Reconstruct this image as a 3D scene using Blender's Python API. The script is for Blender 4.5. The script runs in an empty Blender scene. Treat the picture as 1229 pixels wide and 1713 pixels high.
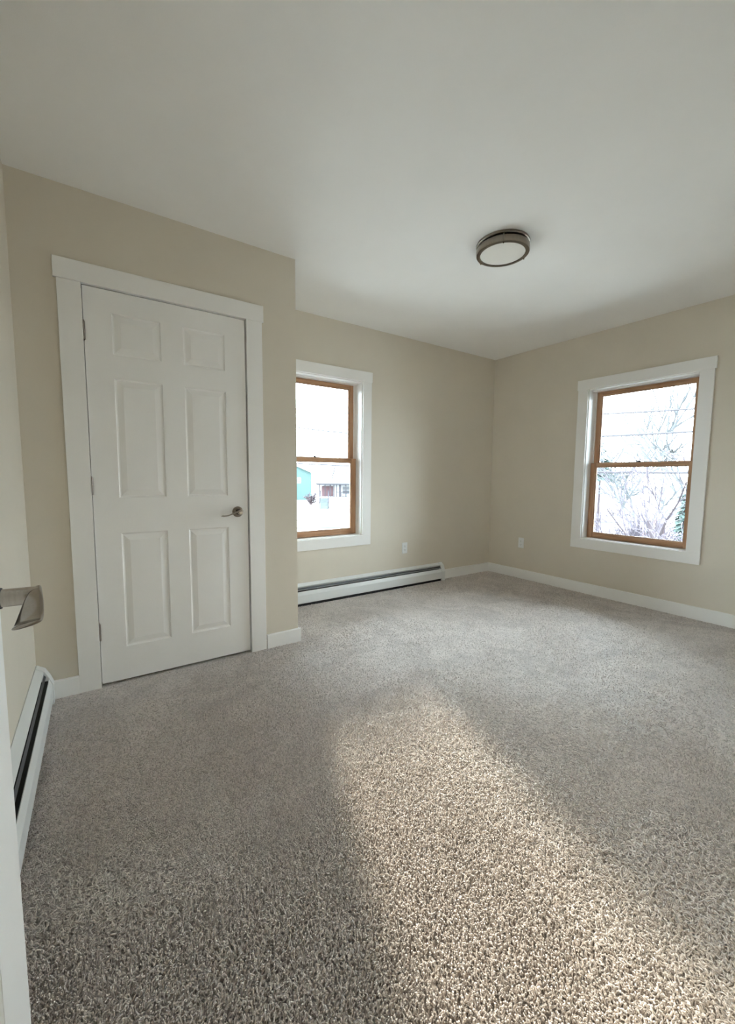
import bpy, bmesh, math, random
import numpy as np
from mathutils import Vector, Matrix, Quaternion

# ------------------------------------------------------------------ scene, camera, light
S = bpy.context.scene
COL = S.collection
S.view_settings.view_transform = 'Standard'
S.view_settings.look = 'None'
S.view_settings.gamma = 1.0
S.view_settings.use_curve_mapping = False
S.view_settings.exposure = 1.3
S.cycles.diffuse_bounces = 8
S.cycles.max_bounces = 14
S.cycles.transparent_max_bounces = 16
S.cycles.caustics_reflective = False
S.cycles.caustics_refractive = False

FPX, YAW, PITCH, ROLL = 697.26, 0.6036, -0.0925, 0.0079
CAM_H = 1.1239
cam = bpy.data.cameras.new('camera')
cam.sensor_fit = 'HORIZONTAL'
cam.sensor_width = 36.0
cam.lens = FPX / 1229.0 * 36.0
cam.shift_x = 0.0
cam.shift_y = (862.04 - 856.5) / 1229.0
cam.clip_start = 0.02
cam.clip_end = 1000
co = bpy.data.objects.new('camera', cam)
COL.objects.link(co)
f = Vector((math.sin(YAW) * math.cos(PITCH), math.cos(YAW) * math.cos(PITCH), math.sin(PITCH)))
r = Vector((math.cos(YAW), -math.sin(YAW), 0))
u = r.cross(f)
r2 = r * math.cos(ROLL) + u * math.sin(ROLL)
u2 = u * math.cos(ROLL) - r * math.sin(ROLL)
M = Matrix((r2, u2, -f)).transposed().to_4x4()
M.translation = Vector((0, 0, CAM_H))
co.matrix_world = M
S.camera = co

W = bpy.data.worlds.new('hazy_sky')
S.world = W
W.use_nodes = True
wb = W.node_tree.nodes['Background']
wb.inputs['Color'].default_value = (0.80, 0.918, 1.0, 1)
wb.inputs['Strength'].default_value = 9.0

sun = bpy.data.lights.new('low_sun', 'SUN')
sun.energy = 5.0
sun.angle = math.radians(4.5)
sun.color = (1.0, 0.91, 0.76)
so = bpy.data.objects.new('low_sun', sun)
COL.objects.link(so)
so.rotation_euler = Vector((-0.335, -1.0, -0.325)).to_track_quat('-Z', 'Y').to_euler()
so.location = (6, 20, 8)

# ------------------------------------------------------------------ measured room
XL, XE, XB = -0.218, 1.188, 4.058        # left wall at the closet, closet corner, right wall
YC, YA, YF = 2.552, 3.286, 0.060         # closet front, back wall, wall behind the camera
CEIL = 2.488
DL, DR, DTOP = 0.052, 0.858, 2.05        # closet door
LYAW = math.radians(1.6)                 # the left wall is slightly out of square
PILE = 0.005

# ------------------------------------------------------------------ materials
def nodes_of(name):
    m = bpy.data.materials.new(name)
    m.use_nodes = True
    nt = m.node_tree
    return m, nt, nt.nodes['Principled BSDF']

def link(nt, a, b):
    nt.links.new(a, b)

def coords(nt, scale=(1, 1, 1), kind='Object'):
    tc = nt.nodes.new('ShaderNodeTexCoord')
    mp = nt.nodes.new('ShaderNodeMapping')
    mp.inputs['Scale'].default_value = scale
    link(nt, tc.outputs[kind], mp.inputs['Vector'])
    return mp.outputs['Vector']

def noise(nt, vec, scale, detail=3, rough=0.55):
    n = nt.nodes.new('ShaderNodeTexNoise')
    n.inputs['Scale'].default_value = scale
    n.inputs['Detail'].default_value = detail
    n.inputs['Roughness'].default_value = rough
    link(nt, vec, n.inputs['Vector'])
    return n.outputs['Fac']

def ramp(nt, fac, c0, c1, p0=0.0, p1=1.0):
    n = nt.nodes.new('ShaderNodeValToRGB')
    n.color_ramp.elements[0].position = p0
    n.color_ramp.elements[1].position = p1
    n.color_ramp.elements[0].color = (*c0, 1)
    n.color_ramp.elements[1].color = (*c1, 1)
    link(nt, fac, n.inputs['Fac'])
    return n.outputs['Color']

def bump(nt, h, bsdf, strength, dist=0.001):
    b = nt.nodes.new('ShaderNodeBump')
    b.inputs['Strength'].default_value = strength
    b.inputs['Distance'].default_value = dist
    link(nt, h, b.inputs['Height'])
    link(nt, b.outputs['Normal'], bsdf.inputs['Normal'])

def paint(name, col, rough=0.55, bscale=220, bstr=0.15, vary=0.03, spec=0.3):
    m, nt, p = nodes_of(name)
    v = coords(nt)
    n = noise(nt, v, 2.5, 4)
    c0 = tuple(c * (1 - vary) for c in col)
    c1 = tuple(min(1, c * (1 + vary)) for c in col)
    link(nt, ramp(nt, n, c0, c1, 0.3, 0.7), p.inputs['Base Color'])
    p.inputs['Roughness'].default_value = rough
    p.inputs['Specular IOR Level'].default_value = spec
    bump(nt, noise(nt, v, bscale, 3), p, bstr)
    return m

def plain(name, col, rough=0.6, metal=0.0, spec=0.4, scale=6, vary=0.08):
    m, nt, p = nodes_of(name)
    n = noise(nt, coords(nt), scale, 4)
    link(nt, ramp(nt, n, tuple(c * (1 - vary) for c in col), tuple(min(1, c * (1 + vary)) for c in col), 0.3, 0.7), p.inputs['Base Color'])
    p.inputs['Roughness'].default_value = rough
    p.inputs['Metallic'].default_value = metal
    p.inputs['Specular IOR Level'].default_value = spec
    return m

M_wall = paint('beige_wall_paint', (0.695, 0.645, 0.558), 0.75, 260, 0.25, 0.02, 0.2)
M_ceil = paint('flat_ceiling_paint', (0.875, 0.875, 0.865), 0.9, 320, 0.25, 0.015, 0.1)
M_trim = paint('white_trim_paint', (0.88, 0.88, 0.87), 0.42, 90, 0.06, 0.015, 0.4)
M_door = paint('white_door_paint', (0.88, 0.88, 0.87), 0.45, 140, 0.12, 0.015, 0.4)
M_heat = paint('white_enamel_heater', (0.76, 0.78, 0.78), 0.35, 60, 0.03, 0.01, 0.5)
M_plastic = plain('white_outlet_plastic', (0.82, 0.83, 0.83), 0.35, 0, 0.5, 10, 0.01)
M_black = plain('black_slot', (0.012, 0.012, 0.013), 0.6)
M_grey = plain('grey_damper_metal', (0.10, 0.105, 0.115), 0.45, 0.4)
def carpet_base():
    m, nt, p = nodes_of('carpet_body')
    v = coords(nt)
    n = noise(nt, v, 125, 4, 0.85)
    fine = ramp(nt, n, (0.36, 0.305, 0.275), (0.98, 0.89, 0.84), 0.36, 0.60)  # lightened so the far floor looks brighter, window light put into the colour
    # pile brushed this way and that: broad swirls, their light and shade put into colour and sheen
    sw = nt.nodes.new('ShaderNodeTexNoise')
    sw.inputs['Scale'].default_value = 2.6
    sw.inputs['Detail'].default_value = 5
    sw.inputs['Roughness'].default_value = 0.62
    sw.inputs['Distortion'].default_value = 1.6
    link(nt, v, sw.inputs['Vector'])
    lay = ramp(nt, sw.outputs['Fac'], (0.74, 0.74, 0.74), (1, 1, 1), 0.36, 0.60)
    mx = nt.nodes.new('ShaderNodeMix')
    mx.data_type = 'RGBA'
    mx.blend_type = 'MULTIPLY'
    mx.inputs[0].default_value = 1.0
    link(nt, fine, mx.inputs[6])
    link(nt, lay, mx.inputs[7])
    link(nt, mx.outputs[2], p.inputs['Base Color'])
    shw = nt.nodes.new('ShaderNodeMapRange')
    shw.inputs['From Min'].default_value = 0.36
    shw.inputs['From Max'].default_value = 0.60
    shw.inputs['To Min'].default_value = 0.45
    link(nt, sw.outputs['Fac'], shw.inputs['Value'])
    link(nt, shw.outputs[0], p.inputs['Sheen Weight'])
    p.inputs['Roughness'].default_value = 0.55
    p.inputs['Specular IOR Level'].default_value = 1.0
    p.inputs['Sheen Weight'].default_value = 1.0
    p.inputs['Sheen Roughness'].default_value = 0.45
    p.inputs['Sheen Tint'].default_value = (1.0, 0.965, 0.945, 1)
    bump(nt, n, p, 1.0, 0.010)
    return m
M_base = carpet_base()
M_floor2 = plain('hall_floor', (0.42, 0.36, 0.30), 0.7, 0, 0.2, 5, 0.15)

def wood_mat(name, axis):
    m, nt, p = nodes_of(name)
    sc = [55.0, 55.0, 55.0]
    sc[axis] = 2.5
    n = noise(nt, coords(nt, tuple(sc)), 1.0, 6, 0.6)
    link(nt, ramp(nt, n, (0.33, 0.165, 0.08), (0.60, 0.36, 0.21), 0.3, 0.72), p.inputs['Base Color'])
    p.inputs['Roughness'].default_value = 0.38
    bump(nt, n, p, 0.08)
    return m
M_woodX = wood_mat('varnished_wood_rail', 0)
M_woodY = wood_mat('varnished_wood_rail_side', 1)
M_woodZ = wood_mat('varnished_wood_stile', 2)

def nickel(name, col, rough):
    m, nt, p = nodes_of(name)
    n = noise(nt, coords(nt, (300, 300, 12)), 1.0, 3)
    link(nt, ramp(nt, n, tuple(c * 0.88 for c in col), col, 0.3, 0.7), p.inputs['Base Color'])
    p.inputs['Metallic'].default_value = 1.0
    p.inputs['Roughness'].default_value = rough
    return m
M_nickel = nickel('brushed_nickel', (0.50, 0.45, 0.39), 0.24)
M_nickel_d = nickel('dark_brushed_nickel', (0.36, 0.32, 0.275), 0.17)
M_lamp = nickel('dark_lamp_nickel', (0.30, 0.265, 0.225), 0.30)
M_hinge = nickel('nickel_hinge', (0.30, 0.265, 0.235), 0.4)

def glass_mat():
    m = bpy.data.materials.new('window_glass')
    m.use_nodes = True
    nt = m.node_tree
    nt.nodes.clear()
    out = nt.nodes.new('ShaderNodeOutputMaterial')
    mix = nt.nodes.new('ShaderNodeMixShader')
    tr = nt.nodes.new('ShaderNodeBsdfTransparent')
    tr.inputs['Color'].default_value = (0.965, 0.98, 0.975, 1)
    gl = nt.nodes.new('ShaderNodeBsdfGlossy')
    gl.inputs['Roughness'].default_value = 0.02
    fr = nt.nodes.new('ShaderNodeFresnel')
    fr.inputs['IOR'].default_value = 1.3
    link(nt, fr.outputs[0], mix.inputs[0])
    link(nt, tr.outputs[0], mix.inputs[1])
    link(nt, gl.outputs[0], mix.inputs[2])
    link(nt, mix.outputs[0], out.inputs['Surface'])
    return m
M_glass = glass_mat()

def frosted():
    m, nt, p = nodes_of('frosted_glass_diffuser')
    n = noise(nt, coords(nt), 60, 3)
    link(nt, ramp(nt, n, (0.80, 0.79, 0.75), (0.84, 0.83, 0.79)), p.inputs['Base Color'])
    p.inputs['Roughness'].default_value = 0.5
    p.inputs['Subsurface Weight'].default_value = 0.0
    return m
M_frost = frosted()

def carpet_mat():
    m, nt, p = nodes_of('twist_pile_carpet')
    oi = nt.nodes.new('ShaderNodeObjectInfo')
    link(nt, ramp(nt, oi.outputs['Random'], (0.41, 0.356, 0.322), (0.86, 0.785, 0.735)), p.inputs['Base Color'])
    p.inputs['Roughness'].default_value = 0.6
    p.inputs['Specular IOR Level'].default_value = 0.8
    p.inputs['Sheen Weight'].default_value = 1.0
    p.inputs['Sheen Roughness'].default_value = 0.4
    p.inputs['Sheen Tint'].default_value = (1.0, 0.965, 0.945, 1)
    return m
M_carpet = carpet_mat()

# ------------------------------------------------------------------ mesh helpers
def bm_box(bm, lo, hi):
    x0, y0, z0 = lo
    x1, y1, z1 = hi
    v = [bm.verts.new(c) for c in ((x0, y0, z0), (x1, y0, z0), (x1, y1, z0), (x0, y1, z0), (x0, y0, z1), (x1, y0, z1), (x1, y1, z1), (x0, y1, z1))]
    for q in ((0, 3, 2, 1), (4, 5, 6, 7), (0, 1, 5, 4), (1, 2, 6, 5), (2, 3, 7, 6), (3, 0, 4, 7)):
        bm.faces.new([v[i] for i in q])
    return v

def bm_lathe(bm, prof, n=48, center=(0, 0, 0), axis='Z', closed=False):
    c = Vector(center)
    rings = []
    for (rr, zz) in prof:
        ring = []
        for k in range(n):
            a = 2 * math.pi * k / n
            if axis == 'Z':
                p = Vector((rr * math.cos(a), rr * math.sin(a), zz))
            else:  # along -Y: zz measured towards the viewer
                p = Vector((rr * math.cos(a), -zz, rr * math.sin(a)))
            ring.append(bm.verts.new(c + p))
        rings.append(ring)
    pairs = list(zip(rings, rings[1:]))
    if closed:
        pairs.append((rings[-1], rings[0]))
    for A, B in pairs:
        for k in range(n):
            bm.faces.new((A[k], A[(k + 1) % n], B[(k + 1) % n], B[k]))
    if not closed:
        if prof[0][0] > 1e-6:
            bm.faces.new(rings[0][::-1])
        if prof[-1][0] > 1e-6:
            bm.faces.new(rings[-1])

def bm_tube(bm, pts, rads, n=5, cap=True):
    pts = [Vector(p) for p in pts]
    rings = []
    ref = Vector((0.31, 0.17, 0.93))
    for i, p in enumerate(pts):
        d = (pts[min(i + 1, len(pts) - 1)] - pts[max(i - 1, 0)]).normalized()
        a = d.cross(ref)
        if a.length < 1e-4:
            a = d.cross(Vector((1, 0, 0)))
        a.normalize()
        b = d.cross(a)
        rr = rads[i] if hasattr(rads, '__len__') else rads
        rings.append([bm.verts.new(p + (a * math.cos(t) + b * math.sin(t)) * rr) for t in (2 * math.pi * k / n for k in range(n))])
    for A, B in zip(rings, rings[1:]):
        for k in range(n):
            bm.faces.new((A[k], A[(k + 1) % n], B[(k + 1) % n], B[k]))
    if cap:
        bm.faces.new(rings[0][::-1])
        bm.faces.new(rings[-1])

def bm_extrude_profile(bm, prof, a, b, place):
    """closed polygon prof [(v, z)] swept along u from a to b; place(u, v, z) -> point"""
    A = [bm.verts.new(place(a, v, z)) for v, z in prof]
    B = [bm.verts.new(place(b, v, z)) for v, z in prof]
    n = len(prof)
    for k in range(n):
        bm.faces.new((A[k], A[(k + 1) % n], B[(k + 1) % n], B[k]))
    bm.faces.new(A[::-1])
    bm.faces.new(B)

def obj(name, bm, mat, parent=None, bevel=0.0, smooth=False, segs=2):
    bmesh.ops.recalc_face_normals(bm, faces=bm.faces[:])
    me = bpy.data.meshes.new(name)
    bm.to_mesh(me)
    bm.free()
    me.materials.append(mat)
    o = bpy.data.objects.new(name, me)
    COL.objects.link(o)
    if parent is not None:
        o.parent = parent
    if smooth:
        for p in me.polygons:
            p.use_smooth = True
        me.set_sharp_from_angle(angle=math.radians(40))
    if bevel > 0:
        md = o.modifiers.new('edge', 'BEVEL')
        md.width = bevel
        md.segments = segs
        md.limit_method = 'ANGLE'
        md.angle_limit = math.radians(40)
    return o

def box(name, lo, hi, mat, parent=None, bevel=0.0):
    bm = bmesh.new()
    bm_box(bm, lo, hi)
    return obj(name, bm, mat, parent, bevel)

def boxes(name, lst, mat, parent=None, bevel=0.0):
    bm = bmesh.new()
    for lo, hi in lst:
        bm_box(bm, lo, hi)
    return obj(name, bm, mat, parent, bevel)

def empty(name, loc=(0, 0, 0), rz=0.0):
    o = bpy.data.objects.new(name, None)
    COL.objects.link(o)
    o.location = loc
    o.rotation_euler = (0, 0, rz)
    o.empty_display_size = 0.1
    return o

def tag(o, label, cat, group=None, kind=None):
    o['label'] = label
    o['category'] = cat
    if group:
        o['group'] = group
    if kind:
        o['kind'] = kind
    return o

ST = 'structure'

# ------------------------------------------------------------------ room shell
WT = 0.17
ZB = -PILE
def wall_with_hole(name, along, a0, a1, plane, thick, z0, z1, hole, mat):
    """boxes around one rectangular opening; along = 0 (runs in x) or 1 (runs in y)"""
    h0, h1, hz0, hz1 = hole
    L = []
    def add(p0, p1, q0, q1):
        if p1 - p0 < 1e-4 or q1 - q0 < 1e-4:
            return
        if along == 0:
            L.append(((p0, min(plane, plane + thick), q0), (p1, max(plane, plane + thick), q1)))
        else:
            L.append(((min(plane, plane + thick), p0, q0), (max(plane, plane + thick), p1, q1)))
    add(a0, h0, z0, z1)
    add(h1, a1, z0, z1)
    add(h0, h1, z0, hz0)
    add(h0, h1, hz1, z1)
    return boxes(name, L, mat)

WIN_A = (1.320, 2.197, 0.566, 1.996)
WIN_B = (1.291, 2.166, 0.534, 1.971)

fl = box('floor', (-0.45, YF - 0.14, -0.10), (XB + WT, YA + WT, ZB), M_base)
tag(fl, 'bedroom floor covered in beige grey twist pile carpet', 'floor', kind=ST)
ce = box('ceiling', (-0.45, YF - 0.12, CEIL), (XB + WT, YA + WT, CEIL + 0.12), M_ceil)
tag(ce, 'flat off-white bedroom ceiling with a round light', 'ceiling', kind=ST)

w = wall_with_hole('wall_back', 0, XL, XB + WT, YA, WT, ZB, CEIL, WIN_A, M_wall)
tag(w, 'beige back wall with a window above a baseboard heater', 'wall', kind=ST)
w = wall_with_hole('wall_right', 1, YF - 0.12, YA, XB, WT, ZB, CEIL, WIN_B, M_wall)
tag(w, 'beige right wall with the fully visible window', 'wall', kind=ST)
w = wall_with_hole('wall_closet', 0, XL, XE, YC, 0.11, ZB, CEIL, (DL - 0.022, DR + 0.022, ZB, DTOP + 0.022), M_wall)
tag(w, 'beige closet wall around the white six-panel door', 'wall', kind=ST)
w = box('wall_closet_side', (XE - 0.11, YC + 0.11, ZB), (XE, YA, CEIL), M_wall)
tag(w, 'beige side wall of the closet beside the back window', 'wall', kind=ST)

# left wall, slightly out of square: local frame with u towards the closet, v into the room
LU = Vector((math.sin(LYAW), math.cos(LYAW), 0))
LN = Vector((math.cos(LYAW), -math.sin(LYAW), 0))
LC = Vector((XL, YC, 0))
def lw(u_, v_, z_):
    return LC + LU * u_ + LN * v_ + Vector((0, 0, z_))
bm = bmesh.new()
bm_extrude_profile(bm, [(0, ZB), (0, CEIL), (-0.1, CEIL), (-0.1, ZB)], -2.52, 0.75, lw)
w = obj('wall_left', bm, M_wall)
tag(w, 'beige left wall above the long baseboard heater', 'wall', kind=ST)

# wall behind the camera, with the doorway the picture is taken from
HINGE_X = -0.190
EN_W = 0.86
w = wall_with_hole('wall_front', 0, -0.45, XB, YF, -0.12, ZB, CEIL, (HINGE_X - 0.022, HINGE_X + EN_W + 0.025, ZB, DTOP + 0.022), M_wall)
tag(w, 'beige wall with the entry doorway behind the viewer', 'wall', kind=ST)

# hallway beyond the doorway
hy0, hy1, hx0, hx1 = -1.35, YF - 0.12, -1.1, 2.4
tag(box('floor_hall', (hx0, hy0, -0.1), (hx1, YF - 0.14, ZB), M_floor2), 'hallway floor outside the entry door', 'floor', kind=ST)
tag(box('ceiling_hall', (hx0, hy0, CEIL), (hx1, YF - 0.12, CEIL + 0.12), M_ceil), 'hallway ceiling outside the entry door', 'ceiling', kind=ST)
tag(box('wall_hall_far', (hx0, hy0 - 0.1, ZB), (hx1, hy0, CEIL), M_wall), 'beige hallway wall across from the doorway', 'wall', kind=ST)
tag(box('wall_hall_left', (hx0 - 0.1, hy0, ZB), (hx0, hy1, CEIL), M_wall), 'beige end wall of the hallway on the left', 'wall', kind=ST)
tag(box('wall_hall_right', (hx1, hy0, ZB), (hx1 + 0.1, hy1, CEIL), M_wall), 'beige end wall of the hallway on the right', 'wall', kind=ST)
tag(box('wall_hall_near', (hx0, hy1, ZB), (-0.45, hy1 + 0.1, CEIL), M_wall), 'beige hallway wall left of the entry doorway', 'wall', kind=ST)

# ------------------------------------------------------------------ baseboards
BBT = 0.015
def bb_prof(h):
    return [(0, ZB), (BBT, ZB), (BBT, h - 0.004), (BBT - 0.004, h), (0, h)]
HA_END = 3.262           # right end of the back wall heater
def bb(name, a, b, place, h, label):
    bm = bmesh.new()
    bm_extrude_profile(bm, bb_prof(h), a, b, place)
    return tag(obj(name, bm, M_trim), label, 'baseboard', kind=ST)
bb('baseboard_back', HA_END, XB, lambda a, v, z: Vector((a, YA - v, z)), 0.098, 'short white baseboard between the back heater and the far corner')
bb('baseboard_right', YF, YA - BBT, lambda a, v, z: Vector((XB - v, a, z)), 0.098, 'long white baseboard along the right wall')
bb('baseboard_closet_left', XL, -0.048, lambda a, v, z: Vector((a, YC - v, z)), 0.088, 'short white baseboard left of the closet door')
bb('baseboard_closet_right', 0.966, XE + BBT, lambda a, v, z: Vector((a, YC - v, z)), 0.088, 'short white baseboard right of the closet door')
bb('baseboard_closet_side', YC - BBT + 0.015, YA, lambda a, v, z: Vector((XE + v, a, z)), 0.088, 'white baseboard on the closet side wall')
bb('baseboard_front', HINGE_X + EN_W + 0.13, XB - BBT, lambda a, v, z: Vector((a, YF + v, z)), 0.098, 'white baseboard beside the entry doorway')

# ------------------------------------------------------------------ doors (local frame: u across from the hinge, v away from the viewer, z up)
PAN_U = ((0.118, 0.345), (0.459, 0.686))
PAN_Z = ((0.182, 0.804), (0.992, 1.607), (1.725, 1.930))
def make_panel(u0, u1, z0, z1, parent):
    bm = bmesh.new()
    steps = [(0.0, 0.0005), (0.006, 0.0075), (0.012, 0.0085), (0.040, 0.0015), (0.044, 0.0015)]
    rings = []
    for ins, dep in steps:
        rings.append([bm.verts.new((x, dep, z)) for x, z in ((u0 + ins, z0 + ins), (u1 - ins, z0 + ins), (u1 - ins, z1 - ins), (u0 + ins, z1 - ins))])
    for A, B in zip(rings, rings[1:]):
        for k in range(4):
            bm.faces.new((A[k], A[(k + 1) % 4], B[(k + 1) % 4], B[k]))
    bm.faces.new(rings[-1])
    back = [bm.verts.new((x, 0.012, z)) for x, z in ((u0, z0), (u1, z0), (u1, z1), (u0, z1))]
    for k in range(4):
        bm.faces.new((rings[0][k], back[k], back[(k + 1) % 4], rings[0][(k + 1) % 4]))
    bm.faces.new(back[::-1])
    return obj('raised_panel', bm, M_door, parent, bevel=0.0012)

def make_lever(parent, lu, lz):
    """rose, neck and wave-shaped blade; the blade runs towards the hinge"""
    bm = bmesh.new()
    bm_lathe(bm, [(0.0, 0.0), (0.033, 0.0), (0.033, 0.003), (0.031, 0.007), (0.026, 0.0095), (0.018, 0.011), (0.0165, 0.012), (0.0, 0.012)], 40, (lu, 0, lz), 'Y')
    h = obj('lever_handle', bm, M_nickel_d, parent, smooth=True)
    h['label'] = 'brushed nickel lever handle'
    bm = bmesh.new()
    bm_lathe(bm, [(0.0, 0.012), (0.0165, 0.012), (0.0165, 0.0165), (0.0, 0.0165)], 32, (lu, 0, lz), 'Y')
    obj('neck_collar', bm, M_black, h, smooth=True)
    bm = bmesh.new()
    bm_lathe(bm, [(0.0, 0.0165), (0.0143, 0.0165), (0.0140, 0.045), (0.0135, 0.062), (0.011, 0.0655), (0.0, 0.066)], 32, (lu, 0, lz), 'Y')
    obj('neck', bm, M_nickel, h, smooth=True)
    # blade: thin sheet, cross-section in (v, z), swept along u
    st = [(0.016, 0.0100, 0.058, 0.064, 0.0030), (0.006, 0.0085, 0.053, 0.067, 0.0045), (-0.010, 0.0060, 0.0500, 0.0695, 0.0055),
          (-0.028, 0.0015, 0.0490, 0.0730, 0.0058), (-0.046, -0.005, 0.0475, 0.0760, 0.0052), (-0.064, -0.0125, 0.0465, 0.0785, 0.0046),
          (-0.082, -0.0175, 0.0460, 0.0805, 0.0042), (-0.098, -0.0185, 0.0460, 0.0820, 0.0038), (-0.109, -0.0172, 0.0465, 0.0818, 0.0034), (-0.114, -0.0160, 0.0490, 0.0790, 0.0022)]
    bm = bmesh.new()
    rings = []
    for (s, zc, v0, v1, th) in st:
        ring = []
        for k in range(16):
            a = 2 * math.pi * k / 16
            cc, ss = math.cos(a), math.sin(a)
            cc = math.copysign(abs(cc) ** 0.6, cc)
            vv = (v0 + v1) / 2 + (v1 - v0) / 2 * cc
            tilt = (vv - (v0 + v1) / 2) * 0.22
            ring.append(bm.verts.new((lu + s, -vv, lz + zc + th * ss + tilt)))
        rings.append(ring)
    for A, B in zip(rings, rings[1:]):
        for k in range(16):
            bm.faces.new((A[k], A[(k + 1) % 16], B[(k + 1) % 16], B[k]))
    bm.faces.new(rings[0][::-1])
    bm.faces.new(rings[-1])
    b = obj('lever_blade', bm, M_nickel_d, h, smooth=True)
    md = b.modifiers.new('sub', 'SUBSURF')
    md.levels = 1
    md.render_levels = 2
    return h

def make_door(name, width, height, loc, rz, lever_z, label, lock_stile=0.12):
    root = empty(name, loc, rz)
    tag(root, label, 'door', kind=ST)
    dx = width - lock_stile - 0.686
    pu = [(a, b) if i == 0 else (a + dx, b + dx) for i, (a, b) in enumerate(PAN_U)]
    L = [((0, 0.012, 0), (width, 0.035, height))]
    us = [0, pu[0][0], pu[0][1], pu[1][0], pu[1][1], width]
    for a, b in ((us[0], us[1]), (us[2], us[3]), (us[4], us[5])):
        L.append(((a, 0, 0), (b, 0.012, height)))
    zs = [0, PAN_Z[0][0], PAN_Z[0][1], PAN_Z[1][0], PAN_Z[1][1], PAN_Z[2][0], PAN_Z[2][1], height]
    for a, b in pu:
        for i in (0, 2, 4, 6):
            L.append(((a, 0, zs[i]), (b, 0.012, zs[i + 1])))
    leaf = boxes('door_leaf', L, M_door, root)
    for a, b in pu:
        for z0, z1 in PAN_Z:
            make_panel(a, b, z0, z1, leaf)
    for hz in (0.285, 1.055, 1.822):
        bm = bmesh.new()
        for k in range(5):
            z0 = hz - 0.045 + k * 0.018
            bm_lathe(bm, [(0, z0), (0.0062, z0), (0.0065, z0 + 0.001), (0.0065, z0 + 0.0165), (0.0062, z0 + 0.0175), (0, z0 + 0.0175)], 14, (-0.0015, -0.0055, 0))
        bm_box(bm, (-0.0025, -0.004, hz - 0.045), (0.0, 0.03, hz + 0.045))
        bm_lathe(bm, [(0, hz + 0.045), (0.0045, hz + 0.045), (0.004, hz + 0.049), (0, hz + 0.050)], 12, (-0.0015, -0.0055, 0))
        obj('hinge', bm, M_hinge, root, smooth=True)
    make_lever(root, width - 0.064, lever_z)
    box('latch_plate', (width, 0.005, lever_z - 0.028), (width + 0.001, 0.030, lever_z + 0.028), M_hinge, root)
    return root

make_door('door_1', DR - DL - 0.003, DTOP - 0.0125, (DL, YC, 0.010), 0, 0.893, 'closed white six-panel closet door with a nickel wave lever')
make_door('door_2', EN_W, DTOP - 0.010, (HINGE_X, YF + 0.004, 0.010), math.radians(90 - 4.6), 0.918, 'open white entry door at the left edge, seen almost edge-on', 0.142)

def door_trim(name, u0, u1, top, loc, rz, label, depth):
    """flat casing with an overhanging header board, plus the jamb inside the wall"""
    root = empty(name, loc, rz)
    tag(root, label, 'door trim', kind=ST)
    rv, cw, ct = 0.0035, 0.097, 0.014
    box('side_casing', (u0 - rv - cw, -ct, ZB), (u0 - rv, -0.0005, top + rv), M_trim, root, 0.0015)
    box('side_casing', (u1 + rv, -ct, ZB), (u1 + rv + cw, -0.0005, top + rv), M_trim, root, 0.0015)
    box('header_casing', (u0 - rv - cw - 0.012, -ct - 0.0012, top + rv), (u1 + rv + cw + 0.010, -0.0005, top + 0.100), M_trim, root, 0.0015)
    boxes('jamb', [((u0 - 0.022, 0, ZB), (u0 - 0.003, depth, top + 0.003)), ((u1 + 0.003, 0, ZB), (u1 + 0.022, depth, top + 0.003)),
                   ((u0 - 0.022, 0, top + 0.003), (u1 + 0.022, depth, top + 0.022))], M_trim, root)
    boxes('door_stop', [((u0 - 0.003, 0.062, ZB), (u0 + 0.009, 0.09, top + 0.003)), ((u1 - 0.009, 0.062, ZB), (u1 + 0.003, 0.09, top + 0.003)),
                        ((u0 + 0.009, 0.062, top - 0.009), (u1 - 0.009, 0.09, top + 0.003))], M_trim, root)
    return root
door_trim('trim_1', DL, DR, DTOP, (0, YC, 0), 0, 'white casing with overhanging header around the closet door', 0.11)
# entry doorway: the same casing on the room side of the wall behind the viewer
door_trim('trim_2', -(HINGE_X + EN_W), -HINGE_X, DTOP, (0, YF, 0), math.pi, 'white casing around the entry doorway behind the viewer', 0.12)

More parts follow.
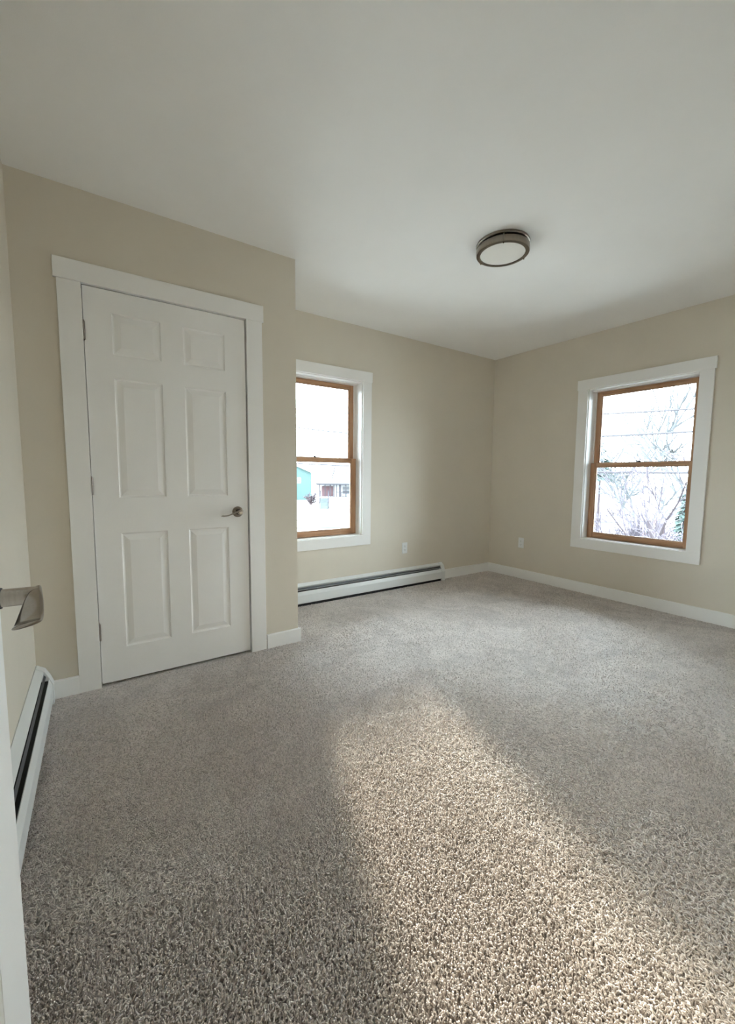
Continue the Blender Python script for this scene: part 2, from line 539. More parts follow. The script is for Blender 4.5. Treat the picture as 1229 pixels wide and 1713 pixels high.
# ------------------------------------------------------------------ windows (local frame: u along the wall to the right, v outwards, z up)
def make_window(name, width, z0, z1, loc, rz, label, z_meet, wood):
    root = empty(name, loc, rz)
    tag(root, label, 'window', kind=ST)
    cw, ct = 0.095, 0.018
    box('side_casing', (-cw, -ct, z0), (0, -0.0005, z1), M_trim, root, 0.0015)
    box('side_casing', (width, -ct, z0), (width + cw, -0.0005, z1), M_trim, root, 0.0015)
    box('header_casing', (-cw - 0.009, -ct - 0.0012, z1), (width + cw + 0.009, -0.0005, z1 + 0.093), M_trim, root, 0.0015)
    box('apron_casing', (-cw, -ct, z0 - 0.093), (width + cw, -0.0005, z0), M_trim, root, 0.0015)
    j = 0.007
    # jamb extension lining, then a slightly narrower window frame
    boxes('jamb_lining', [((0, 0.0, z0), (j, WT, z1)), ((width - j, 0.0, z0), (width, WT, z1)), ((j, 0, z1 - j), (width - j, WT, z1)), ((j, 0, z0), (width - j, WT, z0 + j))], M_trim, root)
    k = j + 0.009
    boxes('window_frame', [((j, 0.060, z1 - k), (width - j, WT + 0.01, z1 - j)), ((j, 0.128, z0 + j), (k, WT + 0.01, z1 - k)), ((width - k, 0.128, z0 + j), (width - j, WT + 0.01, z1 - k)),
                           ((j, 0.128, z0 + j), (width - j, WT + 0.03, z0 + j + 0.012))], M_trim, root)
    def sash(nm, u0, u1, a, b, v0, v1, stile, top, bot, lab):
        s = empty(nm, (0, 0, 0))
        s.parent = root
        s['label'] = lab
        bv = 0.003
        box('stile', (u0, v0, a), (u0 + stile, v1, b), M_woodZ, s, bv)
        box('stile', (u1 - stile, v0, a), (u1, v1, b), M_woodZ, s, bv)
        box('rail', (u0 + stile, v0 + 0.0005, b - top), (u1 - stile, v1, b), wood, s, bv)
        box('rail', (u0 + stile, v0 + 0.0005, a), (u1 - stile, v1, a + bot), wood, s, bv)
        gm = (v0 + v1) / 2
        box('glass_pane', (u0 + stile, gm - 0.002, a + bot), (u1 - stile, gm + 0.002, b - top), M_glass, s)
        g = 0.006
        boxes('glazing_bead', [((u0 + stile, gm - 0.008, a + bot), (u0 + stile + g, gm - 0.002, b - top)), ((u1 - stile - g, gm - 0.008, a + bot), (u1 - stile, gm - 0.002, b - top)),
                               ((u0 + stile, gm - 0.008, a + bot), (u1 - stile, gm - 0.002, a + bot + g)), ((u0 + stile, gm - 0.008, b - top - g), (u1 - stile, gm - 0.002, b - top))], M_woodZ, s)
        return s
    sash('lower_sash', j + 0.002, width - j - 0.002, z0 + j + 0.002, z_meet + 0.020, 0.090, 0.126, 0.050, 0.038, 0.050, 'brown wooden lower sash')
    sash('upper_sash', k + 0.001, width - k - 0.001, z_meet - 0.018, z1 - k - 0.001, 0.129, 0.163, 0.045, 0.040, 0.038, 'brown wooden upper sash')
    # sash lock on the meeting rail
    bm = bmesh.new()
    c = width / 2
    z = z_meet + 0.020
    bm_box(bm, (c - 0.030, 0.098, z), (c + 0.030, 0.122, z + 0.004))
    bm_lathe(bm, [(0, z + 0.004), (0.011, z + 0.004), (0.011, z + 0.010), (0.006, z + 0.014), (0, z + 0.014)], 16, (c, 0.110, 0))
    bm_tube(bm, [(c, 0.108, z + 0.010), (c - 0.02, 0.100, z + 0.012), (c - 0.042, 0.096, z + 0.011)], [0.005, 0.0045, 0.004], 8)
    obj('sash_lock', bm, M_black, root)
    return root

make_window('window_1', WIN_A[1] - WIN_A[0], WIN_A[2], WIN_A[3], (WIN_A[0], YA, 0), 0,
            'double-hung window partly hidden by the closet, above the baseboard heater', 1.273, M_woodX)
make_window('window_2', WIN_B[1] - WIN_B[0], WIN_B[2], WIN_B[3], (XB, WIN_B[1], 0), math.radians(-90),
            'double-hung window with wooden sashes on the right wall, looking onto bare trees', 1.253, M_woodX)

# ------------------------------------------------------------------ baseboard heaters (u along the wall, v into the room, z up)
def make_heater(place, u0, u1, label, cap0, cap1):
    root = empty('baseboard_heater', place((u0 + u1) / 2, 0, 0))
    inv = Vector(root.location)
    pl = lambda a, v, z: place(a, v, z) - inv
    tag(root, label, 'heater', 'white baseboard heaters')
    a, b = u0 + (0.05 if cap0 else 0), u1 - (0.05 if cap1 else 0)
    def sweep(name, prof, s, t, mat, bevel=0.0):
        bm = bmesh.new()
        bm_extrude_profile(bm, prof, s, t, pl)
        return obj(name, bm, mat, root, bevel)
    t = 0.0018
    Z = 0.0
    # back plate and sloping hood in one sheet
    sweep('back_panel', [(0.0005, Z), (0.0005, 0.186), (0.004, 0.188), (0.033, 0.168), (0.034, 0.161), (0.0325, 0.161), (0.031, 0.1665), (0.004, 0.185), (0.003, 0.183), (0.003, Z)], a, b, M_heat)
    sweep('heating_element', [(0.008, 0.06), (0.050, 0.06), (0.050, 0.115), (0.008, 0.115)], a, b, M_black)
    sweep('damper', [(0.0345, 0.150), (0.0415, 0.141), (0.0425, 0.142), (0.0355, 0.1515)], a, b, M_grey)
    sweep('slot_shade', [(0.0032, 0.118), (0.049, 0.118), (0.049, 0.120), (0.0032, 0.120)], a, b, M_black)  # black sheet standing in for the shade inside the slot
    sweep('front_panel', [(0.052, 0.125), (0.0545, 0.126), (0.0660, 0.094), (0.0660, 0.024), (0.058, 0.019), (0.058, 0.021), (0.0642, 0.0255), (0.0642, 0.0935), (0.0530, 0.123)], a, b, M_heat)
    sweep('toe_shade', [(0.004, -0.008), (0.054, -0.008), (0.054, 0.055), (0.004, 0.055)], a, b, M_black)  # solid black block painting the shade below the front panel
    cap = [(0.0003, -0.004), (0.0003, 0.188), (0.006, 0.190), (0.038, 0.169), (0.056, 0.133), (0.0685, 0.098), (0.0685, -0.004)]
    n = 0
    for on, s, e in ((cap0, u0, u0 + 0.051), (cap1, u1 - 0.051, u1)):
        if on:
            sweep('end_cap', cap, s, e, M_heat, 0.002)
    # small damper clips in the slot
    return root
pA = lambda a, v, z: Vector((a, YA - v, z))
make_heater(pA, XE + 0.016, HA_END, 'white baseboard heater under the back window', True, True)
hA = -1.50
make_heater(lw, hA, -0.017, 'white baseboard heater along the left wall beside the open door', True, True)

# ------------------------------------------------------------------ wall outlets
def make_outlet(loc, rz, label):
    root = empty('wall_outlet', loc, rz)
    tag(root, label, 'outlet', 'white wall outlets')
    box('cover_plate', (-0.035, -0.006, -0.057), (0.035, -0.0003, 0.057), M_plastic, root, 0.003)
    for s in (-1, 1):
        zc = s * 0.0195
        f_ = box('receptacle', (-0.0165, -0.0085, zc - 0.0145), (0.0165, -0.006, zc + 0.0145), M_plastic, root, 0.003)
        boxes('slots', [((-0.0075, -0.0088, zc - 0.002), (-0.0055, -0.0084, zc + 0.007)), ((0.0055, -0.0088, zc - 0.002), (0.0075, -0.0084, zc + 0.006)),
                        ((-0.002, -0.0088, zc - 0.010), (0.002, -0.0084, zc - 0.006))], M_black, f_)
    bm = bmesh.new()
    bm_lathe(bm, [(0, 0.006), (0.0032, 0.006), (0.0028, 0.0072), (0, 0.0075)], 12, (0, 0, 0), 'Y')
    obj('screw', bm, M_plastic, root)
    return root
make_outlet((2.732, YA, 0.394), 0, 'white wall outlet on the back wall above the heater')
make_outlet((XB, 2.838, 0.397), math.radians(-90), 'white wall outlet on the right wall near the far corner')

# ------------------------------------------------------------------ ceiling light
def ceiling_light():
    cx, cy, R_ = 2.105, 1.68, 0.150
    root = empty('ceiling_light', (cx, cy, CEIL))
    tag(root, 'round flush ceiling light with two nickel bands and frosted glass, unlit', 'ceiling light')
    def ring(name, prof, mat, closed=True):
        bm = bmesh.new()
        bm_lathe(bm, prof, 72, (0, 0, 0), 'Z', closed)
        return obj(name, bm, mat, root, smooth=True)
    ring('ceiling_pan', [(0.0, -0.0005), (0.148, -0.0005), (0.150, -0.004), (0.150, -0.014), (0.146, -0.017), (0.0, -0.017)], M_lamp, False)
    ring('shadow_gap', [(0.138, -0.017), (0.139, -0.026), (0.130, -0.026), (0.130, -0.017)], M_black)
    ring('trim_band', [(0.142, -0.024), (0.148, -0.025), (0.150, -0.028), (0.150, -0.056), (0.148, -0.060), (0.132, -0.062), (0.127, -0.060), (0.127, -0.056), (0.1445, -0.054), (0.1445, -0.028)], M_lamp)
    ring('glass_diffuser', [(0.0, -0.066), (0.05, -0.0655), (0.09, -0.064), (0.115, -0.061), (0.1275, -0.057), (0.1275, -0.022), (0.0, -0.022)], M_frost, False)
    for k in range(3):
        a = math.radians(-20 + 120 * k)
        c, s = math.cos(a), math.sin(a)
        bm = bmesh.new()
        bm_tube(bm, [(0.1505 * c, 0.1505 * s, -0.012), (0.1505 * c, 0.1505 * s, -0.058)], 0.0025, 8)
        bm_lathe(bm, [(0, -0.070), (0.003, -0.069), (0.0045, -0.066), (0.0035, -0.0625), (0, -0.0615)], 12, (0.1425 * c, 0.1425 * s, 0))
        obj('clip_post', bm, M_nickel_d, root, smooth=True)
    return root
ceiling_light()

# ------------------------------------------------------------------ carpet pile: tens of thousands of short twisted tufts
def carpet():
    rng = np.random.default_rng(7)
    step = 0.0047
    xs = np.arange(-0.32, XB - 0.012, step)
    ys = np.arange(YF - 0.13, YA - 0.012, step)
    X, Y = np.meshgrid(xs, ys)
    X = X.ravel() + rng.uniform(-0.5, 0.5, X.size) * step
    Y = Y.ravel() + rng.uniform(-0.5, 0.5, Y.size) * step
    leftx = XL + (Y - YC) * math.tan(LYAW)
    keep = (X > leftx + 0.006) & (Y < YA - 0.006) & (X < XB - BBT)
    keep &= ~((Y > YC - BBT - 0.002) & (X < XE + BBT + 0.002))
    keep &= ~((Y < YF + BBT) & ((X < HINGE_X) | (X > HINGE_X + EN_W)))
    # beyond a couple of metres single tufts merge to the eye: thinned there so the lighter carpet body paints in the window brightness
    dist = np.hypot(X, Y)
    t_ = np.clip((dist - 0.95) / (2.6 - 0.95), 0, 1)
    keep &= rng.random(X.size) < 1.0 - 0.86 * t_ * t_ * (3 - 2 * t_)
    X, Y, t_ = X[keep], Y[keep], t_[keep]
    n = X.size
    # smooth fields that comb the pile this way and that (footprints, vacuum tracks)
    def field(seed, sc, octs=4):
        r_ = np.random.default_rng(seed)
        v = np.zeros(n)
        for o in range(octs):
            for k in range(7):
                ang = r_.uniform(0, 2 * np.pi)
                fr = sc * (1.9 ** o) * r_.uniform(0.6, 1.4)
                v += np.sin((X * np.cos(ang) + Y * np.sin(ang)) * fr + r_.uniform(0, 6.28)) / (1.5 ** o)
        return v / 3.2
    comb = field(3, 3.0)
    comb2 = field(11, 4.5)
    az = rng.uniform(-np.pi, np.pi, n)
    lean = 0.15 + 0.35 * rng.random(n)
    # tilt: random plus combed direction
    tx = lean * np.cos(az) + 0.6 * comb
    ty = lean * np.sin(az) + 0.6 * comb2
    rot = np.zeros((n, 3), np.float32)
    rot[:, 0] = -ty
    rot[:, 1] = tx
    rot[:, 2] = rng.uniform(-np.pi, np.pi, n)
    scl = (0.72 + 0.42 * rng.random(n)).astype(np.float32)
    me = bpy.data.meshes.new('carpet_pile')
    me.vertices.add(n)
    co_ = np.zeros((n, 3), np.float32)
    co_[:, 0] = X
    co_[:, 1] = Y
    tilt_ = np.hypot(tx, ty)
    co_[:, 2] = ZB + rng.uniform(0.0030, 0.0056, n) * (1 - 0.5 * t_) + 0.0045 * (1 - t_) - 0.0132 * scl * np.cos(np.clip(tilt_, 0, 1.4))
    me.vertices.foreach_set('co', co_.ravel())
    a = me.attributes.new('rot', 'FLOAT_VECTOR', 'POINT')
    a.data.foreach_set('vector', rot.ravel())
    a = me.attributes.new('scl', 'FLOAT', 'POINT')
    a.data.foreach_set('value', scl)
    me.materials.append(M_carpet)
    o = bpy.data.objects.new('carpet_pile', me)
    COL.objects.link(o)
    tag(o, 'beige grey twist pile of the wall-to-wall carpet', 'carpet', kind='stuff')
    g = bpy.data.node_groups.new('tufts', 'GeometryNodeTree')
    g.interface.new_socket('Geometry', in_out='INPUT', socket_type='NodeSocketGeometry')
    g.interface.new_socket('Geometry', in_out='OUTPUT', socket_type='NodeSocketGeometry')
    N = g.nodes
    gi, go = N.new('NodeGroupInput'), N.new('NodeGroupOutput')
    circ = N.new('GeometryNodeCurvePrimitiveCircle')
    circ.inputs['Resolution'].default_value = 5
    circ.inputs['Radius'].default_value = 0.0017
    join = N.new('GeometryNodeJoinGeometry')
    shapes = [((0, 0, 0), (0.001, 0, 0.011), (0.006, 0.002, 0.0125)), ((0, 0, 0), (-0.002, 0.001, 0.010), (0.004, -0.003, 0.0140)),
              ((0, 0, 0), (0.003, 0.002, 0.008), (-0.001, 0.004, 0.0150)), ((0, 0, 0), (0.000, -0.003, 0.0125), (0.0065, -0.001, 0.0105))]
    for s_ in shapes:
        q = N.new('GeometryNodeCurveQuadraticBezier')
        q.inputs['Resolution'].default_value = 4
        for nm, v in zip(('Start', 'Middle', 'End'), s_):
            q.inputs[nm].default_value = v
        c2m = N.new('GeometryNodeCurveToMesh')
        c2m.inputs['Fill Caps'].default_value = True
        g.links.new(q.outputs[0], c2m.inputs['Curve'])
        g.links.new(circ.outputs[0], c2m.inputs['Profile Curve'])
        sm = N.new('GeometryNodeSetMaterial')
        sm.inputs['Material'].default_value = M_carpet
        g.links.new(c2m.outputs[0], sm.inputs[0])
        ti = N.new('GeometryNodeGeometryToInstance')
        g.links.new(sm.outputs[0], ti.inputs[0])
        g.links.new(ti.outputs[0], join.inputs[0])
    iop = N.new('GeometryNodeInstanceOnPoints')
    g.links.new(gi.outputs[0], iop.inputs['Points'])
    g.links.new(join.outputs[0], iop.inputs['Instance'])
    iop.inputs['Pick Instance'].default_value = True
    ri = N.new('FunctionNodeRandomValue')
    ri.data_type = 'INT'
    ri.inputs[4].default_value = 0
    ri.inputs[5].default_value = 3
    g.links.new(ri.outputs[2], iop.inputs['Instance Index'])
    na = N.new('GeometryNodeInputNamedAttribute')
    na.data_type = 'FLOAT_VECTOR'
    na.inputs['Name'].default_value = 'rot'
    e2r = N.new('FunctionNodeEulerToRotation')
    g.links.new(na.outputs[0], e2r.inputs[0])
    g.links.new(e2r.outputs[0], iop.inputs['Rotation'])
    nb = N.new('GeometryNodeInputNamedAttribute')
    nb.data_type = 'FLOAT'
    nb.inputs['Name'].default_value = 'scl'
    g.links.new(nb.outputs[0], iop.inputs['Scale'])
    g.links.new(iop.outputs[0], go.inputs[0])
    md = o.modifiers.new('tufts', 'NODES')
    md.node_group = g
    print('tufts', n)
carpet()

# ------------------------------------------------------------------ outdoors
GZ = -3.2                                  # ground: the bedroom is one storey up
M_ground = plain('pale_snowy_ground', (0.26, 0.26, 0.255), 0.9, 0, 0.1, 0.2, 0.12)
M_road = plain('pale_road', (0.20, 0.20, 0.205), 0.9, 0, 0.1, 0.4, 0.08)
M_bark = plain('grey_bark', (0.046, 0.038, 0.043), 0.9, 0, 0.1, 4, 0.25)
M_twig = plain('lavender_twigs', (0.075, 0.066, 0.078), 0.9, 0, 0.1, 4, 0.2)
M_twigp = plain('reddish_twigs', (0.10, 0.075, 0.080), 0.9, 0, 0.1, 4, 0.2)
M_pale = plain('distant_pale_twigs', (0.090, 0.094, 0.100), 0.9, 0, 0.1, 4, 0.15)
M_fir = plain('blue_green_needles', (0.052, 0.074, 0.070), 0.9, 0, 0.1, 8, 0.3)
M_teal = plain('teal_siding', (0.052, 0.088, 0.086), 0.8, 0, 0.2, 1, 0.03)
M_white = plain('white_siding', (0.5, 0.5, 0.5), 0.8, 0, 0.2, 1, 0.03)
M_roof = plain('pale_roof', (0.085, 0.10, 0.10), 0.8, 0, 0.2, 2, 0.1)
M_dark = plain('dark_painted_wood', (0.035, 0.033, 0.040), 0.8, 0, 0.2, 2, 0.2)
M_pink = plain('faded_red_paint', (0.11, 0.065, 0.070), 0.8, 0, 0.2, 2, 0.1)
M_pane = plain('house_window_pane', (0.055, 0.060, 0.070), 0.2, 0, 0.5, 2, 0.1)
M_cable = plain('cable_jacket', (0.030, 0.028, 0.034), 0.6)

g_ = box('ground', (-150, YA + WT + 0.5, GZ - 0.3), (250, 260, GZ), M_ground)
tag(g_, 'pale open ground outside the windows', 'ground', kind=ST)
g2 = box('ground_side', (XB + WT + 0.5, -160, GZ - 0.3), (250, YA + WT + 0.5, GZ), M_ground)
tag(g2, 'pale ground beside the house below the right window', 'ground', kind=ST)

def polar(D, az, z):
    a = math.radians(az)
    return Vector((D * math.sin(a), D * math.cos(a), z))

def slab(name, pts, v0, v1, mat, parent):
    """polygon pts [(u, z)] extruded between two depths"""
    bm = bmesh.new()
    A = [bm.verts.new((p, v0, q)) for p, q in pts]
    B = [bm.verts.new((p, v1, q)) for p, q in pts]
    n = len(pts)
    for k in range(n):
        bm.faces.new((A[k], A[(k + 1) % n], B[(k + 1) % n], B[k]))
    bm.faces.new(A[::-1])
    bm.faces.new(B)
    return obj(name, bm, mat, parent)

def house_window(u0, u1, z0, z1, v, parent, fr=0.05):
    w_ = boxes('house_window', [((u0 - fr, v - 0.06, z0 - fr), (u0, v, z1 + fr)), ((u1, v - 0.06, z0 - fr), (u1 + fr, v, z1 + fr)),
                                ((u0, v - 0.06, z0 - fr), (u1, v, z0)), ((u0, v - 0.06, z1), (u1, v, z1 + fr)), ((u0, v - 0.05, (z0 + z1) / 2 - 0.03), (u1, v, (z0 + z1) / 2 + 0.03))], M_white, parent)
    box('pane', (u0, v - 0.03, z0), (u1, v - 0.01, z1), M_pane, w_)

# road strip between the house and the porch house
rd = empty('road', polar(38, 29, GZ), math.radians(-22))
tag(rd, 'pale road crossing in front of the porch house', 'road', kind=ST)
box('road_surface', (-45, -3.0, 0.0), (45, 3.0, 0.02), M_road, rd)
boxes('kerb', [((-45, -3.15, 0), (45, -3.0, 0.10)), ((-45, 3.0, 0), (45, 3.15, 0.10))], M_roof, rd)

# teal house with a gable facing the window
H = empty('teal_house', polar(77, 26.9, GZ), math.radians(-26.9))
tag(H, 'teal gabled house beyond the road, seen at the left of the back window', 'house')
slab('gable_wall', [(-9.0, 0), (0, 0), (0, 5.1), (-4.5, 7.1), (-9.0, 5.1)], 0, 9, M_teal, H)
slab('roof', [(0.35, 4.93), (-4.5, 7.08), (-9.35, 4.93), (-9.35, 5.15), (-4.5, 7.32), (0.35, 5.15)], -0.35, 9.35, M_roof, H)
slab('rake_board', [(0.35, 4.80), (0.35, 4.95), (-4.5, 7.10), (-4.5, 6.95)], -0.40, -0.36, M_white, H)
house_window(-2.45, -1.95, 3.1, 4.0, 0, H)
house_window(-4.8, -4.2, 3.1, 4.0, 0, H)
house_window(-4.8, -4.2, 0.9, 1.9, 0, H)

# white house with a front porch
H = empty('porch_house', polar(57, 30, GZ), math.radians(-30))
tag(H, 'white house with a dark-posted front porch and steps, beyond the road', 'house')
slab('gable_wall', [(-0.35, 0), (9.0, 0), (9.0, 4.2), (4.2, 10.0), (1.6, 9.6), (-0.35, 4.0)], 2.2, 11, M_white, H)
slab('wing_wall', [(-2.4, 0), (-0.35, 0), (-0.35, 3.9), (-2.4, 3.3)], 2.3, 9, M_white, H)
slab('rake_board', [(-0.45, 3.85), (-0.30, 3.85), (0.30, 6.1), (0.16, 6.15)], 2.05, 2.19, M_dark, H)
slab('porch_roof', [(-2.45, 3.18), (6.0, 3.18), (6.0, 3.34), (-2.45, 3.34)], -0.25, 2.25, M_dark, H)
bm = bmesh.new()
bm_extrude_profile(bm, [(-0.3, 3.345), (2.2, 4.1), (2.2, 3.345)], -2.5, 6.05, lambda a, v, z: Vector((a, v, z)))
obj('porch_roof_slope', bm, M_roof, H)
box('porch_floor', (-2.3, 0, 1.40), (6.0, 2.2, 1.52), M_white, H)
box('porch_skirt', (-0.70, -0.05, 0.0), (6.0, 0.05, 1.52), M_white, H)
for i, uu in enumerate((-1.98, -1.24, -0.53, -0.05, 0.31, 0.80, 1.6, 2.4, 3.2)):
    box('porch_post', (uu - (0.06 if i != 5 else 0.14), 0.05, 1.52), (uu + (0.06 if i != 5 else 0.14), 0.20, 3.18), M_dark, H)
box('front_door', (-1.75, 2.12, 1.52), (-0.15, 2.18, 2.95), M_pink, H)
box('porch_rail', (0.3, 0.05, 2.15), (6.0, 0.12, 2.24), M_dark, H)
for k in range(18):
    box('baluster', (0.95 + k * 0.14, 0.06, 1.52), (0.99 + k * 0.14, 0.10, 2.15), M_dark, H)
for k in range(7):
    box('stair_step', (-1.85, -0.26 * (k + 1), 0), (-0.80, -0.26 * k, 1.50 - 0.2 * (k + 1) + 0.06), M_roof, H)
for uu in (-1.90, -0.78):
    bm = bmesh.new()
    bm_tube(bm, [(uu, 0.1, 2.35), (uu, -1.9, 0.85)], 0.085, 6)
    for t in (0.0, 0.33, 0.66, 1.0):
        bm_tube(bm, [(uu, 0.1 - 2 * t, 2.35 - 1.5 * t), (uu, 0.1 - 2 * t, max(0, 1.5 - 1.55 * t))], 0.035, 6)
    obj('stair_rail', bm, M_dark, H)
house_window(0.98, 1.34, 4.5, 5.6, 2.2, H)
house_window(1.50, 1.86, 4.5, 5.6, 2.2, H)
house_window(1.2, 2.2, 1.9, 2.9, 2.2, H)

# ---- trees and shrubs
def grow(rng, p, d, L, rad, depth, maxd, out, up=0.12, wig=0.25, kids=(3, 5), spread=0.75):
    n = max(3, int(5 - depth * 0.5))
    pts, rr = [p.copy()], [rad]
    dd = d.normalized()
    for i in range(n):
        dd = (dd + Vector((rng.gauss(0, wig), rng.gauss(0, wig), rng.gauss(0, wig) + up)) * 0.5).normalized()
        p = p + dd * (L / n)
        pts.append(p.copy())
        rr.append(rad * (1 - 0.62 * (i + 1) / n))
    out.setdefault(depth, []).append((pts, rr))
    if depth >= maxd:
        return
    for k in range(rng.randint(*kids)):
        t = rng.uniform(0.3, 1.0)
        i = min(n, max(1, int(t * n)))
        base = pts[i]
        ax = (pts[i] - pts[i - 1]).normalized()
        rv = Vector((rng.gauss(0, 1), rng.gauss(0, 1), rng.gauss(0, 0.6)))
        rv = (rv - ax * rv.dot(ax)).normalized()
        nd = ax + rv * rng.uniform(spread * 0.7, spread * 1.4)
        grow(rng, base, nd, L * rng.uniform(0.5, 0.75), rr[i] * 0.62, depth + 1, maxd, out, up, wig, kids, spread)

def bare_tree(name, label, cat, D, az, height, rad, seed, maxd, bark, twig, lean=(0, 0), kids=(3, 5), spread=0.75, up=0.12, stems=1, group=None, thick=1.0):
    rng = random.Random(seed)
    base = polar(D, az, GZ)
    root = empty(name, base)
    tag(root, label, cat, group)
    rmin = 0.00105 * D * thick
    outs = []
    for s_ in range(stems):
        out = {}
        a = math.radians(az)
        right = Vector((math.cos(a), -math.sin(a), 0))
        away = Vector((math.sin(a), math.cos(a), 0))
        jl = (lean[0] + (rng.uniform(-0.8, 0.8) if stems > 1 else 0), lean[1] + (rng.uniform(-0.5, 0.5) if stems > 1 else 0))
        grow(rng, Vector((0, 0, -0.05)), Vector((0, 0, 1)) + right * jl[0] + away * jl[1], height * rng.uniform(0.45, 0.6), rad, 0, maxd, out, up, 0.25, kids, spread)
        for dep in out:
            out[dep] = [(p_, [max(q_, rmin * (1.25 if dep < 2 else 1.0 if dep == 2 else 0.8)) for q_ in r_]) for p_, r_ in out[dep]]
        outs.append(out)
    for out in outs:
        for pts, rr in out.get(0, []):
            bm = bmesh.new()
            bm_tube(bm, pts, rr, 7)
            obj('trunk' if stems == 1 else 'stem', bm, bark, root, smooth=True)
        for pts, rr in out.get(1, []):
            bm = bmesh.new()
            bm_tube(bm, pts, rr, 5)
            obj('limb', bm, bark, root, smooth=True)
    bm = bmesh.new()
    for out in outs:
        for dep in out:
            if dep >= 2:
                for pts, rr in out[dep]:
                    bm_tube(bm, pts, rr, 3, cap=False)
    tw = obj('twigs', bm, twig, root)
    tw['kind'] = 'stuff'
    return root

TG = 'bare trees outside the right window'
bare_tree('bare_tree', 'near bare tree with grey limbs leaning in from the right of the right window', 'tree', 13.0, 73.4, 7.4, 0.11, 21, 4, M_bark, M_twig, (-0.42, 0.05), (3, 4), 0.7, group=TG)
bare_tree('bare_tree', 'low spreading bare tree with arching branches, bottom of the right window', 'tree', 10.0, 68.3, 4.8, 0.08, 8, 4, M_bark, M_twig, (-0.12, 0.0), (3, 5), 1.0, 0.02, group=TG)
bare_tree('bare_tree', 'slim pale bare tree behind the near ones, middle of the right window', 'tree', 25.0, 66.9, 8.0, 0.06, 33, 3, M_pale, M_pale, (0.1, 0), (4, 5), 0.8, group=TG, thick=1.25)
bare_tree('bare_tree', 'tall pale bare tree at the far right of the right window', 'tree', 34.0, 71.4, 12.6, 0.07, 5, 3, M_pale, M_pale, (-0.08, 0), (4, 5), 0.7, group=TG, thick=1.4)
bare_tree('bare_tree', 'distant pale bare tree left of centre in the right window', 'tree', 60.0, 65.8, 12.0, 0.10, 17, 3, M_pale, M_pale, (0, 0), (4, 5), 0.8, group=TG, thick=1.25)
bare_tree('shrub', 'reddish twiggy shrub at the lower right of the right window', 'shrub', 23.0, 70.9, 2.7, 0.02, 4, 3, M_twigp, M_twigp, (0, 0), (3, 4), 0.5, 0.2, stems=6, thick=1.3)
bare_tree('shrub', 'grey twiggy shrub at the lower middle of the right window', 'shrub', 15.5, 67.4, 4.3, 0.02, 14, 3, M_twig, M_twig, (0, 0), (3, 4), 0.45, 0.2, stems=8, thick=1.4)
bare_tree('shrub', 'low reddish bush in front of the porch house steps', 'shrub', 64.0, 26.8, 2.6, 0.03, 40, 2, M_twigp, M_twig, (0, 0), (2, 3), 0.9, 0.1, stems=10)

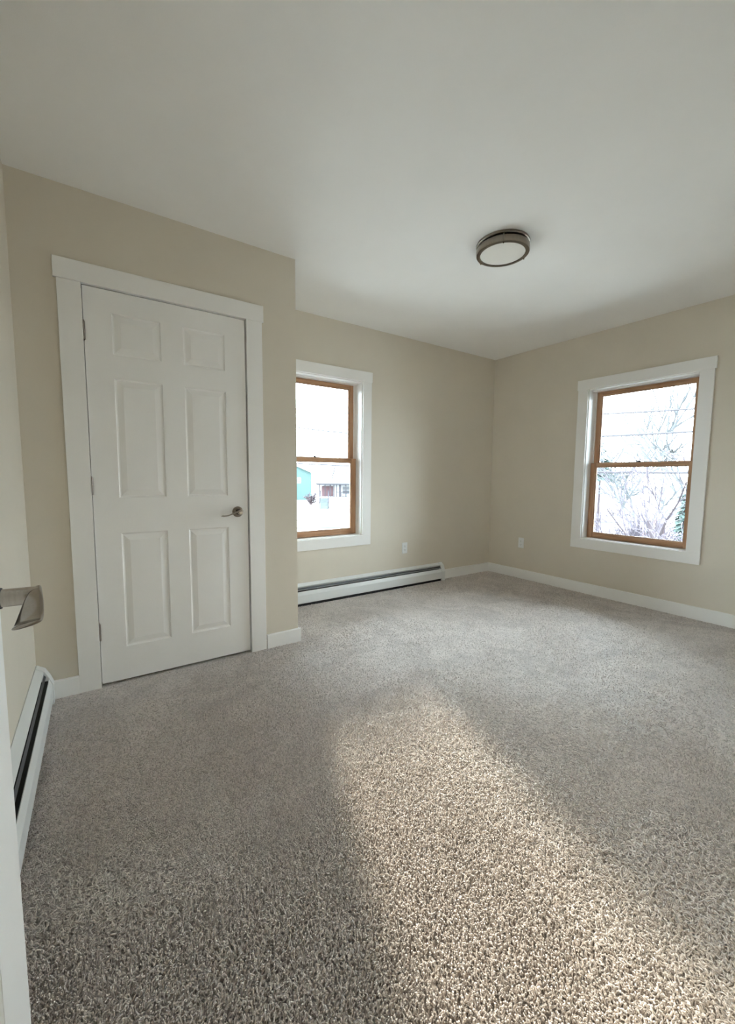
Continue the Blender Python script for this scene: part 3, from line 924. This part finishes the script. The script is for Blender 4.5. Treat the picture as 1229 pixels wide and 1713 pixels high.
def evergreen(label, D, az, height, seed, start=0.12, flare=0.26):
    rng = random.Random(seed)
    root = empty('evergreen_tree', polar(D, az, GZ))
    tag(root, label, 'tree', 'evergreens outside the right window')
    bm = bmesh.new()
    bm_tube(bm, [(0, 0, -0.05), (0, 0, height * 0.97)], [height * 0.018, 0.01], 7)
    obj('trunk', bm, M_bark, root)
    bm = bmesh.new()
    z = height * start
    while z < height * 0.99:
        rr = (height - z) * flare
        for k in range(14):
            a = rng.uniform(0, 6.283)
            q = rr * rng.uniform(0.75, 1.1)
            z_ = z + rng.uniform(-0.04, 0.04) * height
            tip = Vector((q * math.cos(a), q * math.sin(a), z_ - q * 0.35))
            mid = Vector((q * 0.5 * math.cos(a), q * 0.5 * math.sin(a), z_ - q * 0.08))
            wd = Vector((-math.sin(a), math.cos(a), 0)) * q * 0.22
            b0 = bm.verts.new((0, 0, min(z_, height)))
            m0, m1 = bm.verts.new(mid + wd), bm.verts.new(mid - wd)
            md_ = bm.verts.new(mid - Vector((0, 0, q * 0.12)))
            t = bm.verts.new(tip)
            for fc in ((b0, m0, md_), (b0, md_, m1), (b0, m1, m0), (t, m0, m1), (t, md_, m0), (t, m1, md_)):
                bm.faces.new(fc)
        z += height * 0.045
    fo = obj('needle_boughs', bm, M_fir, root)
    fo['kind'] = 'stuff'
evergreen('blue-green evergreen at the left edge of the right window', 40.0, 63.6, 7.6, 2, 0.62, 0.5)
evergreen('small green evergreen behind the trees at the right of the right window', 26.0, 71.9, 4.6, 9)

# ---- utility poles and cables beyond the right window
pc = polar(15.0, 67.0, 0)
pt = Vector((math.cos(math.radians(67)), -math.sin(math.radians(67)), 0))
for sgn, lab in ((-1, 'wooden utility pole at the far end of the overhead cables'), (1, 'wooden utility pole at the near end of the overhead cables')):
    p = pc + pt * 22 * sgn
    root = empty('utility_pole', (p.x, p.y, GZ))
    tag(root, lab, 'utility pole', 'utility poles')
    bm = bmesh.new()
    bm_tube(bm, [(0, 0, -0.05), (0, 0, 9.6)], [0.15, 0.12], 10)
    obj('pole', bm, M_bark, root, smooth=True)
    bm = bmesh.new()
    for zz in (5.5, 8.4, 9.2):
        bm_lathe(bm, [(0.13, zz - 0.06), (0.16, zz - 0.06), (0.16, zz + 0.06), (0.13, zz + 0.06)], 10, (0, 0, 0), 'Z', True)
    obj('cable_clamp', bm, M_cable, root)
def cable(label, z_mid, s_low, off, rad, end_z):
    bm = bmesh.new()
    pts = []
    k = (end_z - z_mid) / (22.0 - s_low) ** 2
    k2 = (end_z - z_mid) / (22.0 + s_low) ** 2
    nrm = Vector((math.sin(math.radians(67)), math.cos(math.radians(67)), 0))
    for i in range(45):
        t = (-22 + i) * 21.8 / 22
        z = z_mid + (k if t > s_low else k2) * (t - s_low) ** 2
        p = pc + pt * t + nrm * off
        pts.append((p.x, p.y, z))
    bm_tube(bm, pts, rad, 6)
    o = obj('utility_cable', bm, M_cable, smooth=True)
    tag(o, label, 'cable', 'overhead cables outside the right window')
cable('thick overhead cable, lowest of the three outside the right window', 1.30, 2.5, -0.12, 0.034, 2.3)
cable('thin sagging overhead wire, middle of the three outside the right window', 2.44, -1.2, 0.12, 0.030, 5.2)
cable('thin overhead wire, highest of the three outside the right window', 3.11, 1.0, 0.12, 0.024, 6.0)
